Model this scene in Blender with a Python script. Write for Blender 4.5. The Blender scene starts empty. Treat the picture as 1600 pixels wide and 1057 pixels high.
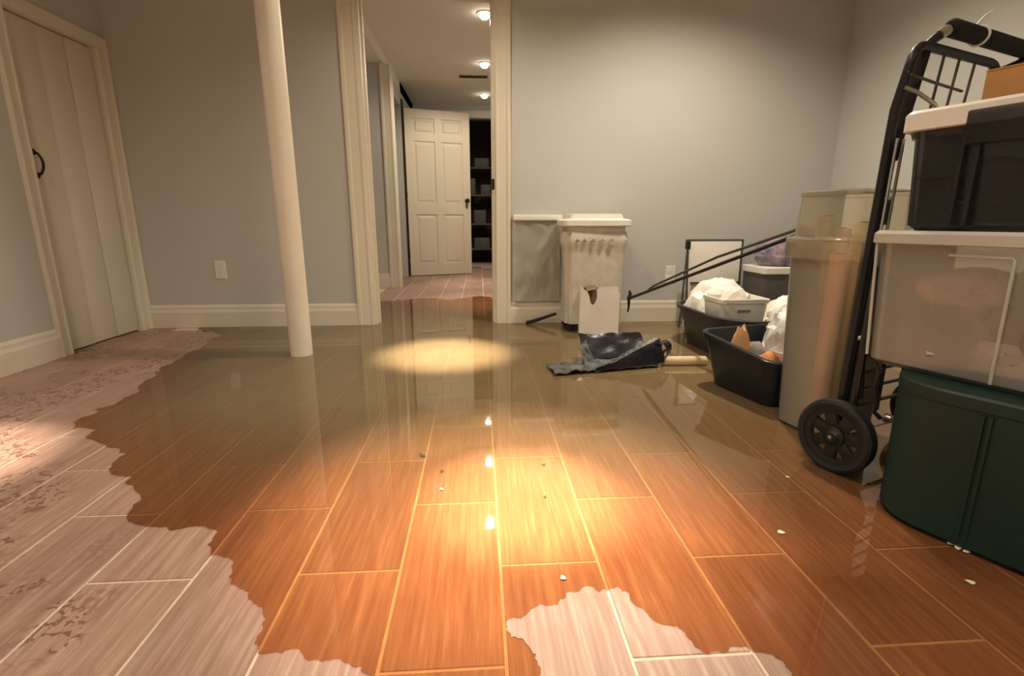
import bpy, bmesh, math, random
from math import pi, sin, cos, radians
from mathutils import Vector, Matrix, noise
from mathutils.geometry import delaunay_2d_cdt
random.seed(7)
S = bpy.context.scene
COL = S.collection

# ------------------------------------------------------------------ camera
CAM_H, CAM_P, CAM_Y, CAM_F = .72, 13.2, 3.7, 778.0
cd = bpy.data.cameras.new('camera'); cam = bpy.data.objects.new('camera', cd); COL.objects.link(cam)
cam.location = (0, 0, CAM_H); cam.rotation_euler = (radians(90 - CAM_P), 0, radians(-CAM_Y))
cd.sensor_width = 36; cd.lens = CAM_F / 1600 * 36; cd.clip_start = .05; cd.clip_end = 60
S.camera = cam

# ------------------------------------------------------------------ world, exposure, lamps of the room and added fill
S.view_settings.view_transform = 'Standard'; S.view_settings.look = 'None'
S.view_settings.gamma = 1; S.view_settings.use_curve_mapping = False
S.view_settings.exposure = 0.0
w = bpy.data.worlds.new('world'); S.world = w; w.use_nodes = True
w.node_tree.nodes['Background'].inputs[0].default_value = (.9, .8, .65, 1)
w.node_tree.nodes['Background'].inputs[1].default_value = .02

def spot(x, y, z, power, angle, blend, col=(1, .80, .58), r=.03):
    l = bpy.data.lights.new('downlight_or_fill_beam', 'SPOT'); o = bpy.data.objects.new('downlight_or_fill_beam', l); COL.objects.link(o)
    o.location = (x, y, z); l.energy = power; l.spot_size = radians(angle); l.spot_blend = blend
    l.color = col; l.shadow_soft_size = r
    return o
WARM = (1, .845, .66)
CEIL = 2.4
# recessed halogen lamps, then unseen fill lamps added behind the camera: a narrow beam with a wide soft spill each
for x, y, pb, ba, ps in [(-.2, 2.70, 1500, 21, 50), (.11, 1.20, 1100, 16, 50), (.06, 1.20, 560, 36, 0), (-1.70, 1.46, 900, 20, 34), (1.22, 2.55, 60, 40, 150),
                     (0, -.6, 60, 26, 85), (-1.4, -.6, 40, 26, 75), (1.5, -.6, 20, 26, 35)]:  # this row: unseen fill lamps added behind the viewer for ambient light
    spot(x, y, CEIL - .01, pb, ba, 1, WARM)
    if ps: spot(x, y, CEIL - .012, ps, 146, .7, WARM, .05)

# ------------------------------------------------------------------ materials
def mat(name, col, rough=.6, var=.08, scale=6, bump=0, metal=0, spec=.4, col2=None, stretch=(1, 1, 1)):
    m = bpy.data.materials.new(name); m.use_nodes = True; nt = m.node_tree; N = nt.nodes; L = nt.links
    b = N['Principled BSDF']; b.inputs['Roughness'].default_value = rough; b.inputs['Metallic'].default_value = metal
    b.inputs['Specular IOR Level'].default_value = spec
    tc = N.new('ShaderNodeTexCoord'); mp = N.new('ShaderNodeMapping'); mp.inputs['Scale'].default_value = stretch
    L.new(tc.outputs['Object'], mp.inputs['Vector'])
    n = N.new('ShaderNodeTexNoise'); n.inputs['Scale'].default_value = scale; n.inputs['Detail'].default_value = 4
    L.new(mp.outputs[0], n.inputs['Vector'])
    r = N.new('ShaderNodeValToRGB'); r.color_ramp.elements[0].position = .3; r.color_ramp.elements[1].position = .7
    c2 = col2 or tuple(min(1, c * (1 + var)) for c in col); c1 = col if col2 else tuple(c * (1 - var) for c in col)
    r.color_ramp.elements[0].color = (*c1, 1); r.color_ramp.elements[1].color = (*c2, 1)
    L.new(n.outputs['Fac'], r.inputs[0]); L.new(r.outputs[0], b.inputs['Base Color'])
    if bump:
        bp = N.new('ShaderNodeBump'); bp.inputs['Strength'].default_value = bump; bp.inputs['Distance'].default_value = .01
        L.new(n.outputs['Fac'], bp.inputs['Height']); L.new(bp.outputs[0], b.inputs['Normal'])
    return m

def clear(name, col, see, tint=(1, 1, 1), rough=.25, scale=5, var=.1, fres=1.45):
    """translucent plastic: part see-through, part milky, with a soft gloss"""
    m = mat(name, col, .5, var, scale); nt = m.node_tree; N = nt.nodes; L = nt.links
    b = N['Principled BSDF']; out = N['Material Output']
    tr = N.new('ShaderNodeBsdfTransparent'); tr.inputs[0].default_value = (*tint, 1)
    tl = N.new('ShaderNodeBsdfTranslucent'); tl.inputs[0].default_value = (*col, 1)
    m0 = N.new('ShaderNodeMixShader'); m0.inputs[0].default_value = .35
    L.new(b.outputs[0], m0.inputs[1]); L.new(tl.outputs[0], m0.inputs[2])
    m1 = N.new('ShaderNodeMixShader'); m1.inputs[0].default_value = see
    L.new(m0.outputs[0], m1.inputs[1]); L.new(tr.outputs[0], m1.inputs[2])
    gl = N.new('ShaderNodeBsdfGlossy'); gl.inputs['Roughness'].default_value = rough
    fr = N.new('ShaderNodeFresnel'); fr.inputs[0].default_value = fres
    m2 = N.new('ShaderNodeMixShader'); L.new(fr.outputs[0], m2.inputs[0])
    L.new(m1.outputs[0], m2.inputs[1]); L.new(gl.outputs[0], m2.inputs[2])
    L.new(m2.outputs[0], out.inputs[0])
    return m

def emit(name, col, s):
    m = bpy.data.materials.new(name); m.use_nodes = True; N = m.node_tree.nodes
    b = N['Principled BSDF']; b.inputs['Emission Color'].default_value = (*col, 1); b.inputs['Emission Strength'].default_value = s
    b.inputs['Base Color'].default_value = (*col, 1)
    return m

M = {}
M['wall'] = mat('wall_paint', (.542, .551, .527), .75, .03, 1.2, .02, spec=.2)
M['ceil'] = mat('ceiling_paint', (.74, .69, .60), .85, .02, 1, spec=.1)
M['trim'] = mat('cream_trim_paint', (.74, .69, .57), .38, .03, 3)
M['door'] = mat('cream_door_paint', (.70, .65, .53), .42, .04, 3, .02, stretch=(1, 1, .2))
M['post'] = mat('white_post_paint', (.80, .74, .63), .35, .03, 4)
M['bronze'] = mat('dark_bronze', (.035, .024, .016), .4, .3, 20, metal=.6)
M['plate'] = mat('white_outlet_plastic', (.80, .78, .72), .35, .02)
M['slot'] = mat('outlet_slot', (.25, .23, .20), .6)
M['grout'] = mat('pale_grout', (.66, .55, .44), .85, .12, 30, .1)
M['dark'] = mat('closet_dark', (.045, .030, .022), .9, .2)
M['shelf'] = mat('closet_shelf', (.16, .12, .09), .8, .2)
M['black'] = mat('black_metal', (.012, .012, .012), .35, .2, 12)
M['rubber'] = mat('black_rubber', (.014, .014, .015), .6, .3, 15, .1)
M['foam'] = mat('black_foam', (.016, .013, .012), .9, .4, 60, .3)
M['steel'] = mat('bright_steel', (.55, .52, .47), .3, .1, metal=.9)
M['greywire'] = mat('grey_wire', (.10, .10, .09), .4, .1, metal=.5)
M['zip'] = mat('white_nylon', (.85, .85, .85), .4, .02)
M['green'] = mat('dark_green_plastic', (.007, .026, .020), .45, .15, 4, spec=.35)
M['navy'] = mat('dark_navy_plastic', (.013, .016, .023), .35, .25, 8)
M['slate'] = mat('slate_plastic', (.032, .034, .038), .38, .25, 8)
M['liner'] = mat('dark_crumpled_plastic', (.016, .018, .024), .3, .5, 14, .5)
M['linerlight'] = mat('dusty_crumpled_plastic', (.11, .115, .11), .4, .7, 30, .8)
M['frost'] = clear('frosted_tote', (.92, .89, .83), .76, (.96, .94, .9), .3, 3)
M['frostrim'] = clear('frosted_rim', (.80, .78, .70), .12, (1, 1, 1), .3, 3)
M['tall'] = clear('frosted_tall_bin', (.95, .91, .78), .76, (1, .96, .86), .25, 3)
M['smoke'] = clear('smoked_tote', (.034, .034, .036), .58, (.6, .6, .62), .18, 9, .4)
M['sheet'] = clear('clear_sheet', (.88, .83, .76), .55, (.97, .95, .93), .25, 5, .10)
M['lidwhite'] = mat('white_lid_plastic', (.72, .70, .64), .4, .04)
M['white'] = mat('white_plastic', (.84, .82, .76), .4, .03)
M['fabric'] = mat('beige_grey_fabric', (.60, .56, .48), .9, .10, 14, .25, spec=.1)
M['carton'] = mat('white_card', (.80, .74, .68), .8, .05, 9)
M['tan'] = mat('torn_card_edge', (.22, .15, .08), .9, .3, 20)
M['cardboard'] = mat('brown_cardboard', (.42, .22, .085), .85, .12, 10, spec=.1)
M['woodstick'] = mat('pale_wood', (.72, .56, .36), .55, .12, 6, .1, stretch=(.3, 3, 3))
M['paper'] = mat('white_paper', (.85, .82, .77), .8, .06, 20, .2)
M['bag'] = mat('white_bag_film', (.82, .82, .78), .3, .12, 18, .5)
M['greybox'] = mat('grey_box_plastic', (.11, .105, .095), .55, .1)
M['blueprint'] = mat('blue_print_fabric', (.10, .12, .20), .8, 0, 18, col2=(.42, .34, .36))
M['toytan'] = mat('tan_soft', (.70, .42, .22), .7, .15, 20)
M['toyorange'] = mat('orange_soft', (.75, .30, .12), .6, .1, 20)
M['greycloth'] = mat('grey_cloth', (.34, .32, .29), .95, .45, 9, .3, spec=.1)
M['browncloth'] = mat('brown_cloth', (.26, .21, .16), .95, .5, 9, .3, spec=.1)
M['beigecloth'] = mat('beige_cloth', (.72, .58, .42), .95, .15, 9, .3, spec=.1)
M['glassbit'] = mat('pale_scrap', (.85, .80, .62), .35, .1, 30)
M['leafbit'] = mat('dark_scrap', (.06, .055, .035), .7, .3, 30)
M['lamp'] = emit('lamp_glow', (1, .90, .72), 26)
for i, c in enumerate([(.78, .42, .26), (.82, .72, .45), (.68, .50, .30), (.80, .60, .50), (.55, .52, .32)]):
    M['roll%d' % i] = mat('wrap_paper', c, .6, .15, 12, stretch=(1, 1, .15))

# tile: wood-look ceramic, pale dusty film, damp reddish scuffs; grain along the tile
def tile_mat():
    m = bpy.data.materials.new('wood_look_tile'); m.use_nodes = True; nt = m.node_tree; N = nt.nodes; L = nt.links
    b = N['Principled BSDF']; b.inputs['Specular IOR Level'].default_value = .5
    g = N.new('ShaderNodeNewGeometry'); oi = N.new('ShaderNodeObjectInfo')
    mul = N.new('ShaderNodeVectorMath'); mul.operation = 'SCALE'; mul.inputs[3].default_value = 37
    cmb = N.new('ShaderNodeCombineXYZ')
    for k in range(3): L.new(oi.outputs['Random'], cmb.inputs[k])
    L.new(cmb.outputs[0], mul.inputs[0])
    add = N.new('ShaderNodeVectorMath'); L.new(g.outputs['Position'], add.inputs[0]); L.new(mul.outputs[0], add.inputs[1])
    mp = N.new('ShaderNodeMapping'); mp.inputs['Scale'].default_value = (95, 5.0, 1); L.new(add.outputs[0], mp.inputs[0])
    n = N.new('ShaderNodeTexNoise'); n.inputs['Scale'].default_value = 1; n.inputs['Detail'].default_value = 6; n.inputs['Roughness'].default_value = .62
    L.new(mp.outputs[0], n.inputs[0])
    r = N.new('ShaderNodeValToRGB'); e = r.color_ramp.elements
    e[0].position = .33; e[0].color = (.30, .175, .135, 1); e[1].position = .74; e[1].color = (.50, .37, .30, 1)
    x = e.new(.52); x.color = (.375, .24, .19, 1)
    L.new(n.outputs['Fac'], r.inputs[0])
    # per-tile tone
    hsv = N.new('ShaderNodeHueSaturation'); mr = N.new('ShaderNodeMapRange'); mr.inputs[3].default_value = .90; mr.inputs[4].default_value = 1.08
    L.new(oi.outputs['Random'], mr.inputs[0]); L.new(mr.outputs[0], hsv.inputs['Value']); L.new(r.outputs[0], hsv.inputs['Color'])
    # damp scuffs / shoe prints
    n2 = N.new('ShaderNodeTexNoise'); n2.inputs['Scale'].default_value = 40; n2.inputs['Detail'].default_value = 3; n2.inputs['Distortion'].default_value = 1.2
    n3 = N.new('ShaderNodeTexNoise'); n3.inputs['Scale'].default_value = 3.6; n3.inputs['Detail'].default_value = 2
    L.new(g.outputs['Position'], n2.inputs[0]); L.new(g.outputs['Position'], n3.inputs[0])
    r2 = N.new('ShaderNodeValToRGB'); r2.color_ramp.elements[0].position = .50; r2.color_ramp.elements[1].position = .56
    r3 = N.new('ShaderNodeValToRGB'); r3.color_ramp.elements[0].position = .45; r3.color_ramp.elements[1].position = .54
    L.new(n2.outputs['Fac'], r2.inputs[0]); L.new(n3.outputs['Fac'], r3.inputs[0])
    mm = N.new('ShaderNodeMath'); mm.operation = 'MULTIPLY'; L.new(r2.outputs[0], mm.inputs[0]); L.new(r3.outputs[0], mm.inputs[1])
    sx = N.new('ShaderNodeSeparateXYZ'); L.new(g.outputs['Position'], sx.inputs[0])
    mk = N.new('ShaderNodeMapRange'); mk.inputs[1].default_value = -.57; mk.inputs[2].default_value = -.70; mk.inputs[3].default_value = 0; mk.inputs[4].default_value = .75
    my = N.new('ShaderNodeMapRange'); my.inputs[1].default_value = .9; my.inputs[2].default_value = 1.75; my.inputs[3].default_value = 0; my.inputs[4].default_value = .98
    L.new(sx.outputs[1], my.inputs[0]); ma = N.new('ShaderNodeMath'); L.new(sx.outputs[0], ma.inputs[0]); L.new(my.outputs[0], ma.inputs[1])
    L.new(ma.outputs[0], mk.inputs[0])
    mm2 = N.new('ShaderNodeMath'); mm2.operation = 'MULTIPLY'; L.new(mm.outputs[0], mm2.inputs[0]); L.new(mk.outputs[0], mm2.inputs[1])
    mx = N.new('ShaderNodeMix'); mx.data_type = 'RGBA'; L.new(mm2.outputs[0], mx.inputs[0]); L.new(hsv.outputs[0], mx.inputs[6])
    mx.inputs[7].default_value = (.17, .07, .04, 1)
    L.new(mx.outputs[2], b.inputs['Base Color'])
    rr = N.new('ShaderNodeMapRange'); rr.inputs[3].default_value = .42; rr.inputs[4].default_value = .16; L.new(mm2.outputs[0], rr.inputs[0])
    L.new(rr.outputs[0], b.inputs['Roughness'])
    bp = N.new('ShaderNodeBump'); bp.inputs['Strength'].default_value = .15; bp.inputs['Distance'].default_value = .002
    L.new(n.outputs['Fac'], bp.inputs['Height']); L.new(bp.outputs[0], b.inputs['Normal'])
    return m
M['tile'] = tile_mat()

# flood water: clear brownish film by the edge, silty where it lies deeper (attribute 'depth')
def water_mat():
    m = bpy.data.materials.new('flood_water'); m.use_nodes = True; nt = m.node_tree; N = nt.nodes; L = nt.links
    out = N['Material Output']; N.remove(N['Principled BSDF'])
    tr = N.new('ShaderNodeBsdfTransparent'); tr.inputs[0].default_value = (1, .77, .53, 1)
    df = N.new('ShaderNodeBsdfDiffuse')
    g = N.new('ShaderNodeNewGeometry')
    n = N.new('ShaderNodeTexNoise'); n.inputs['Scale'].default_value = 9; n.inputs['Detail'].default_value = 5; L.new(g.outputs['Position'], n.inputs[0])
    cr = N.new('ShaderNodeValToRGB'); cr.color_ramp.elements[0].position = .35; cr.color_ramp.elements[1].position = .68
    cr.color_ramp.elements[0].color = (.26, .20, .10, 1); cr.color_ramp.elements[1].color = (.30, .23, .125, 1)
    L.new(n.outputs['Fac'], cr.inputs[0]); L.new(cr.outputs[0], df.inputs[0])
    at = N.new('ShaderNodeAttribute'); at.attribute_name = 'depth'
    mr = N.new('ShaderNodeMapRange'); mr.inputs[1].default_value = 0; mr.inputs[2].default_value = 1
    mr.inputs[3].default_value = .06; mr.inputs[4].default_value = .62
    L.new(at.outputs['Fac'], mr.inputs[0])
    tm = N.new('ShaderNodeMix'); tm.data_type = 'RGBA'; tm.inputs[6].default_value = (1, .725, .49, 1); tm.inputs[7].default_value = (.86, .72, .46, 1)
    L.new(at.outputs['Fac'], tm.inputs[0]); L.new(tm.outputs[2], tr.inputs[0])
    m1 = N.new('ShaderNodeMixShader'); L.new(mr.outputs[0], m1.inputs[0]); L.new(tr.outputs[0], m1.inputs[1]); L.new(df.outputs[0], m1.inputs[2])
    gl = N.new('ShaderNodeBsdfGlossy'); gl.inputs['Roughness'].default_value = .022
    fr = N.new('ShaderNodeFresnel'); fr.inputs[0].default_value = 1.68
    m2 = N.new('ShaderNodeMixShader'); L.new(fr.outputs[0], m2.inputs[0]); L.new(m1.outputs[0], m2.inputs[1]); L.new(gl.outputs[0], m2.inputs[2])
    n2 = N.new('ShaderNodeTexNoise'); n2.inputs['Scale'].default_value = 5; n2.inputs['Detail'].default_value = 2; L.new(g.outputs['Position'], n2.inputs[0])
    bp = N.new('ShaderNodeBump'); bp.inputs['Strength'].default_value = .03; bp.inputs['Distance'].default_value = .003
    L.new(n2.outputs['Fac'], bp.inputs['Height']); L.new(bp.outputs[0], gl.inputs['Normal'])
    L.new(m2.outputs[0], out.inputs[0])
    return m
M['water'] = water_mat()

# ------------------------------------------------------------------ mesh helpers
class MB:
    def __init__(s): s.v = []; s.f = []
    def add(s, vs, fs):
        o = len(s.v); s.v += [Vector(v) for v in vs]; s.f += [tuple(i + o for i in f) for f in fs]; return s
    def box(s, c, d, rot=None):
        x, y, z = (k / 2 for k in d)
        vs = [Vector((sx * x, sy * y, sz * z)) for sz in (-1, 1) for sy in (-1, 1) for sx in (-1, 1)]
        if rot is not None: vs = [rot @ v for v in vs]
        vs = [v + Vector(c) for v in vs]
        return s.add(vs, [(0, 2, 3, 1), (4, 5, 7, 6), (0, 1, 5, 4), (2, 6, 7, 3), (0, 4, 6, 2), (1, 3, 7, 5)])
    def b2(s, a, b):
        return s.box([(p + q) / 2 for p, q in zip(a, b)], [abs(q - p) for p, q in zip(a, b)])
    def rings(s, rings, cap0=True, cap1=True):
        n = len(rings[0]); o = len(s.v); fs = []
        for r in rings: s.v += [Vector(p) for p in r]
        for i in range(len(rings) - 1):
            for j in range(n):
                k = (j + 1) % n; fs.append((o + i * n + j, o + i * n + k, o + (i + 1) * n + k, o + (i + 1) * n + j))
        if cap0: fs.append(tuple(o + j for j in reversed(range(n))))
        if cap1: fs.append(tuple(o + (len(rings) - 1) * n + j for j in range(n)))
        s.f += fs; return s
    def tube(s, pts, r, n=10, cap=True):
        pts = [Vector(p) for p in pts]; rr = []
        t0 = (pts[1] - pts[0]).normalized(); u = t0.orthogonal().normalized()
        for i, p in enumerate(pts):
            a = pts[max(i - 1, 0)]; b = pts[min(i + 1, len(pts) - 1)]; t = (b - a).normalized()
            u = (u - t * u.dot(t)).normalized(); w = t.cross(u)
            ri = r[i] if isinstance(r, (list, tuple)) else r
            rr.append([p + ri * (cos(2 * pi * k / n) * u + sin(2 * pi * k / n) * w) for k in range(n)])
        return s.rings(rr, cap, cap)
    def lathe(s, prof, c=(0, 0, 0), n=24, axis='z', ring=False):
        rr = []
        for r, z in prof:
            rg = []
            for k in range(n):
                a = 2 * pi * k / n; p = Vector((r * cos(a), r * sin(a), z))
                if axis == 'x': p = Vector((z, p.x, p.y))
                if axis == 'y': p = Vector((p.y, z, p.x))
                rg.append(p + Vector(c))
            rr.append(rg)
        if ring: return s.rings(rr + [rr[0]], False, False)
        return s.rings(rr)
    def prism(s, poly, vec):
        vec = Vector(vec); n = len(poly); a = [Vector(p) for p in poly]
        return s.rings([a, [p + vec for p in a]])
    def build(s, name, m, parent=None, smooth=None, bevel=0):
        me = bpy.data.meshes.new(name)
        if s.v: me.from_pydata([tuple(v) for v in s.v], [], s.f)
        bm = bmesh.new(); bm.from_mesh(me)
        bmesh.ops.recalc_face_normals(bm, faces=bm.faces)
        if bevel:
            es = [e for e in bm.edges if len(e.link_faces) == 2 and e.calc_face_angle(0) > .6]
            bmesh.ops.bevel(bm, geom=es, offset=bevel, segments=2, profile=.5, affect='EDGES', clamp_overlap=True)
        bm.to_mesh(me); bm.free()
        if smooth is None: smooth = bool(bevel)
        if smooth:
            me.polygons.foreach_set('use_smooth', [True] * len(me.polygons))
            me.set_sharp_from_angle(angle=radians(38))
        me.materials.append(m if not isinstance(m, str) else M[m])
        o = bpy.data.objects.new(name, me); COL.objects.link(o)
        if parent: o.parent = parent
        return o

def rr(hx, hy, r, z, n=6, c=(0, 0)):
    """ring of a rounded rectangle"""
    r = min(r, hx - .001, hy - .001); out = []
    for qx, qy, a0 in ((1, 1, 0), (-1, 1, 90), (-1, -1, 180), (1, -1, 270)):
        for k in range(n + 1):
            a = radians(a0 + 90 * k / n)
            out.append((c[0] + qx * (hx - r) + r * cos(a), c[1] + qy * (hy - r) + r * sin(a), z))
    return out
def thing(name, label, cat, loc=(0, 0, 0), rz=0, group=None, kind=None):
    o = bpy.data.objects.new(name, None); COL.objects.link(o); o.empty_display_size = .05
    o.location = loc; o.rotation_euler = (0, 0, rz); return tag(o, label, cat, group, kind)
def tag(o, label, cat=None, group=None, kind=None):
    if label: o['label'] = label
    if cat: o['category'] = cat
    if group: o['group'] = group
    if kind: o['kind'] = kind
    return o
def struct(name, mb, m, label, parent=None, **k):
    o = mb.build(name, m, parent, **k); o['kind'] = 'structure'
    if parent is None: o['label'] = label
    return o
def put(o, loc, rz=0): o.location = loc; o.rotation_euler = (0, 0, rz); return o
def arc(c, r, a0, a1, u, v, n=6):
    return [Vector(c) + Vector(u) * (r * cos(radians(a0 + (a1 - a0) * k / n))) + Vector(v) * (r * sin(radians(a0 + (a1 - a0) * k / n))) for k in range(n + 1)]
def blob(dim, seed, amp=.22, sub=4, freq=2.2, flat=None):
    """a crumpled bundle: a ball of folds; its base sits at z = 0"""
    bm = bmesh.new(); bmesh.ops.create_icosphere(bm, subdivisions=sub, radius=1)
    off = Vector((seed * 3.1, seed * 1.7, seed * 5.3)); mb = MB()
    for v in bm.verts:
        p = v.co.copy(); d = 1 + amp * (1 - 2 * abs(noise.noise(p * freq + off))) + amp * .5 * noise.noise(p * freq * 2.7 + off)
        q = p * d
        q = Vector((q.x * dim[0] / 2, q.y * dim[1] / 2, q.z * dim[2] / 2))
        if q.z < -dim[2] * .38: q.z = -dim[2] * .38
        v.co = q + Vector((0, 0, dim[2] * .38))
    mb.v = [v.co.copy() for v in bm.verts]; mb.f = [tuple(v.index for v in f.verts) for f in bm.faces]; bm.free(); return mb

# ------------------------------------------------------------------ the room
WL, WR, WB, WF = -2.28, 2.5, 3.54, -1.9       # left, right, back, front
OL, OR = -.75, .115                            # doorway in the back wall
floor = struct('floor', MB().b2((-2.6, -2.1, -.06), (2.8, 9.5, -.0022)), 'grout', 'grouted floor of long wood look tiles, flooded with shallow water')
struct('wall_left', MB().b2((WL - .12, WF - .12, 0), (WL, 2.80, CEIL)).b2((WL - .12, 3.47, 0), (WL, WB, CEIL))
       .b2((WL - .12, 2.80, 1.745), (WL, 3.47, CEIL)).b2((WL - .16, 2.7, 0), (WL - .121, 3.54, CEIL)), 'wall', 'grey left wall with the low plank door')
struct('wall_back', MB().b2((WL - .12, WB, 0), (OL, WB + .13, CEIL)).b2((OR, WB, 0), (WR + .12, WB + .13, CEIL)).b2((OL, WB, 2.13), (OR, WB + .13, CEIL)),
       'wall', 'grey back wall with the doorway to the hall')
struct('wall_right', MB().b2((WR, WF - .12, 0), (WR + .12, WB, CEIL)), 'wall', 'grey right wall behind the stacked totes')
struct('wall_front', MB().b2((WL - .12, WF - .12, 0), (WR + .12, WF, CEIL)), 'wall', 'wall behind the viewer')
struct('ceiling', MB().b2((-2.6, -2.1, CEIL), (2.8, 9.5, CEIL + .08)), 'ceil', 'flat pale ceiling running into the hall')

# hall beyond
HY = 5.6
struct('wall_hall_left', MB().b2((-2.1, HY, 0), (-.95, HY + .1, 2.28)).b2((-1.05, HY + .1, 0), (-.95, 5.92, 2.28)).b2((-1.05, 6.76, 0), (-.95, 8.0, CEIL))
       .b2((-1.05, 5.92, 2.12), (-.95, 6.76, 2.28)), 'wall', 'grey hall wall on the left with a cased corner')
struct('wall_hall_side', MB().b2((-2.2, WB + .13, 0), (-2.1, HY, CEIL)), 'wall', 'side wall of the hall recess')
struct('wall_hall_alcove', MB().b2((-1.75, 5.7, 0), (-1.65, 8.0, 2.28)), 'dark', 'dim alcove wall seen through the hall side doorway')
struct('wall_hall_right', MB().b2((.95, WB + .13, 0), (1.05, 9.3, CEIL)), 'wall', 'right wall of the hall')
struct('wall_hall_end', MB().b2((-1.75, 8.0, 0), (-.62, 8.1, CEIL)).b2((.42, 8.0, 0), (.95, 8.1, CEIL)).b2((-.62, 8.0, 2.22), (.42, 8.1, CEIL)),
       'wall', 'end wall of the hall with the dark closet opening')
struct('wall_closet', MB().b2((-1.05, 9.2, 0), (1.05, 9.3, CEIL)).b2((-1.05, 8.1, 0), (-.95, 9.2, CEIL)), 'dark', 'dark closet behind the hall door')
struct('ceiling_soffit', MB().b2((-2.1, WB + .13, 2.28), (-.95, 8.0, CEIL)), 'ceil', 'boxed soffit along the left of the hall ceiling')

# ---- floor tiles, one by one
TW, TL, GW = .212, .5, .0062
def tile_mesh():
    x, y, c = TW / 2 - GW / 2, TL / 2 - GW / 2, .0012
    mb = MB(); mb.rings([[(-x, -y, -.008), (x, -y, -.008), (x, y, -.008), (-x, y, -.008)],
                         [(-x, -y, -c), (x, -y, -c), (x, y, -c), (-x, y, -c)],
                         [(-x + c, -y + c, 0), (x - c, -y + c, 0), (x - c, y - c, 0), (-x + c, y - c, 0)]])
    return mb
t0 = None
for k in range(-11, 12):
    for j in range(-2, 16):
        x = .035 + TW * (k + .5); y = (.93 if k % 2 == 0 else .68) + TL * (j + .5)
        if y < .2 or abs(x) > 1.35 * y + .95: continue
        if y > WB + .05 and not (-1.1 < x < .75): continue
        if y > 7.98: continue
        if t0 is None: o = t0 = tile_mesh().build('tile', 'tile', floor)
        else: o = t0.copy(); COL.objects.link(o); o.parent = floor
        o.location = (x, y, random.uniform(-.0003, .0001))

# ---- baseboards and casings
BB = [(0, 0), (.018, 0), (.018, .105), (.014, .118), (.012, .128), (.012, .140), (.008, .150), (.004, .156), (0, .156)]
def run(mb, p, q, nrm, prof=BB):
    p = Vector(p); q = Vector(q); n = Vector(nrm)
    return mb.prism([p + n * d + Vector((0, 0, z)) for d, z in prof], q - p)
struct('baseboard_left', run(MB(), (WL, WF, 0), (WL, 2.765, 0), (1, 0, 0)), 'trim', 'cream baseboard along the left wall')
struct('baseboard_back', run(MB(), (WL, WB, 0), (-.862, WB, 0), (0, -1, 0)), 'trim', 'cream baseboard left of the doorway')
struct('baseboard_back_right', run(MB(), (.218, WB, 0), (WR, WB, 0), (0, -1, 0)), 'trim', 'cream baseboard right of the doorway')
struct('baseboard_right', run(MB(), (WR, WF, 0), (WR, WB - .019, 0), (-1, 0, 0)), 'trim', 'cream baseboard along the right wall')
struct('baseboard_hall', run(MB(), (-2.1, HY, 0), (-.985, HY, 0), (0, -1, 0)), 'trim', 'cream baseboard in the hall')
CS = [(0, 0), (.020, 0), (.022, .006), (.022, .020), (.016, .028), (.014, .075), (.018, .085), (.018, .095), (.010, .100), (0, .100)]
def casing_v(mb, pos, out, side, z1, width=.1):      # a vertical casing board, profile across 'side', standing off along 'out'
    pos = Vector(pos); o = Vector(out); s = Vector(side) * (width / .1)
    return mb.prism([pos + o * d + s * w for d, w in CS], (0, 0, z1))
d = casing_v(MB(), (-.862, WB, 0), (0, -1, 0), (1, 0, 0), 2.13, .112).b2((OL, WB - .002, 0), (OL + .016, WB + .14, 2.13))
d.b2((OL + .016, WB + .05, 0), (OL + .028, WB + .09, 2.13))
struct('trim_1', d, 'trim', 'cream casing and jamb on the left of the hall doorway')
d = casing_v(MB(), (OR + .103, WB, 0), (0, -1, 0), (-1, 0, 0), 2.13, .103).b2((OR - .016, WB - .002, 0), (OR, WB + .14, 2.13)).b2((OR - .024, WB + .05, 0), (OR - .016, WB + .09, 2.13))
t2 = struct('trim_2', d, 'trim', 'cream casing and jamb on the right of the hall doorway')
MB().b2((OR - .024, WB - .004, .93), (OR - .006, WB + .04, 1.0)).build('strike_plate', 'bronze', t2)
struct('trim_3', MB().b2((-.862, WB - .02, 2.13), (OR + .103, WB, 2.25)).b2((OL, WB, 2.114), (OR, WB + .14, 2.13)), 'trim', 'head casing over the hall doorway')
struct('trim_4', casing_v(MB(), (-.985, HY, 0), (0, -1, 0), (1, 0, 0), 2.27, .11).b2((-.95, HY, 0), (-.872, HY + .12, 2.27)), 'trim', 'cream casing on the corner of the hall wall')
struct('trim_5', MB().b2((-.62, 7.98, 2.22), (.42, 8.0, 2.32)).b2((.42, 7.98, 0), (.52, 8.0, 2.32)).b2((-.72, 7.98, 0), (-.62, 8.0, 2.32)), 'trim', 'cream casing around the dark closet opening')
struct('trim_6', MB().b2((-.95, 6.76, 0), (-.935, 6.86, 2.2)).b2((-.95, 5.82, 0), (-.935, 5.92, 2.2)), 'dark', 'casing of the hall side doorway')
# left door casing
d = MB(); casing_v(d, (WL, 2.765, 0), (1, 0, 0), (0, 1, 0), 1.80, .075); casing_v(d, (WL, 3.538, 0), (1, 0, 0), (0, -1, 0), 1.80, .095)
d.b2((WL, 2.765, 1.735), (WL + .02, 3.538, 1.80)).b2((WL - .06, 2.80, 0), (WL + .002, 2.842, 1.745)).b2((WL - .06, 3.436, 0), (WL + .002, 3.47, 1.745)).b2((WL - .06, 2.80, 1.73), (WL + .002, 3.47, 1.745))
struct('trim_7', d, 'trim', 'cream casing around the low plank door')
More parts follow.
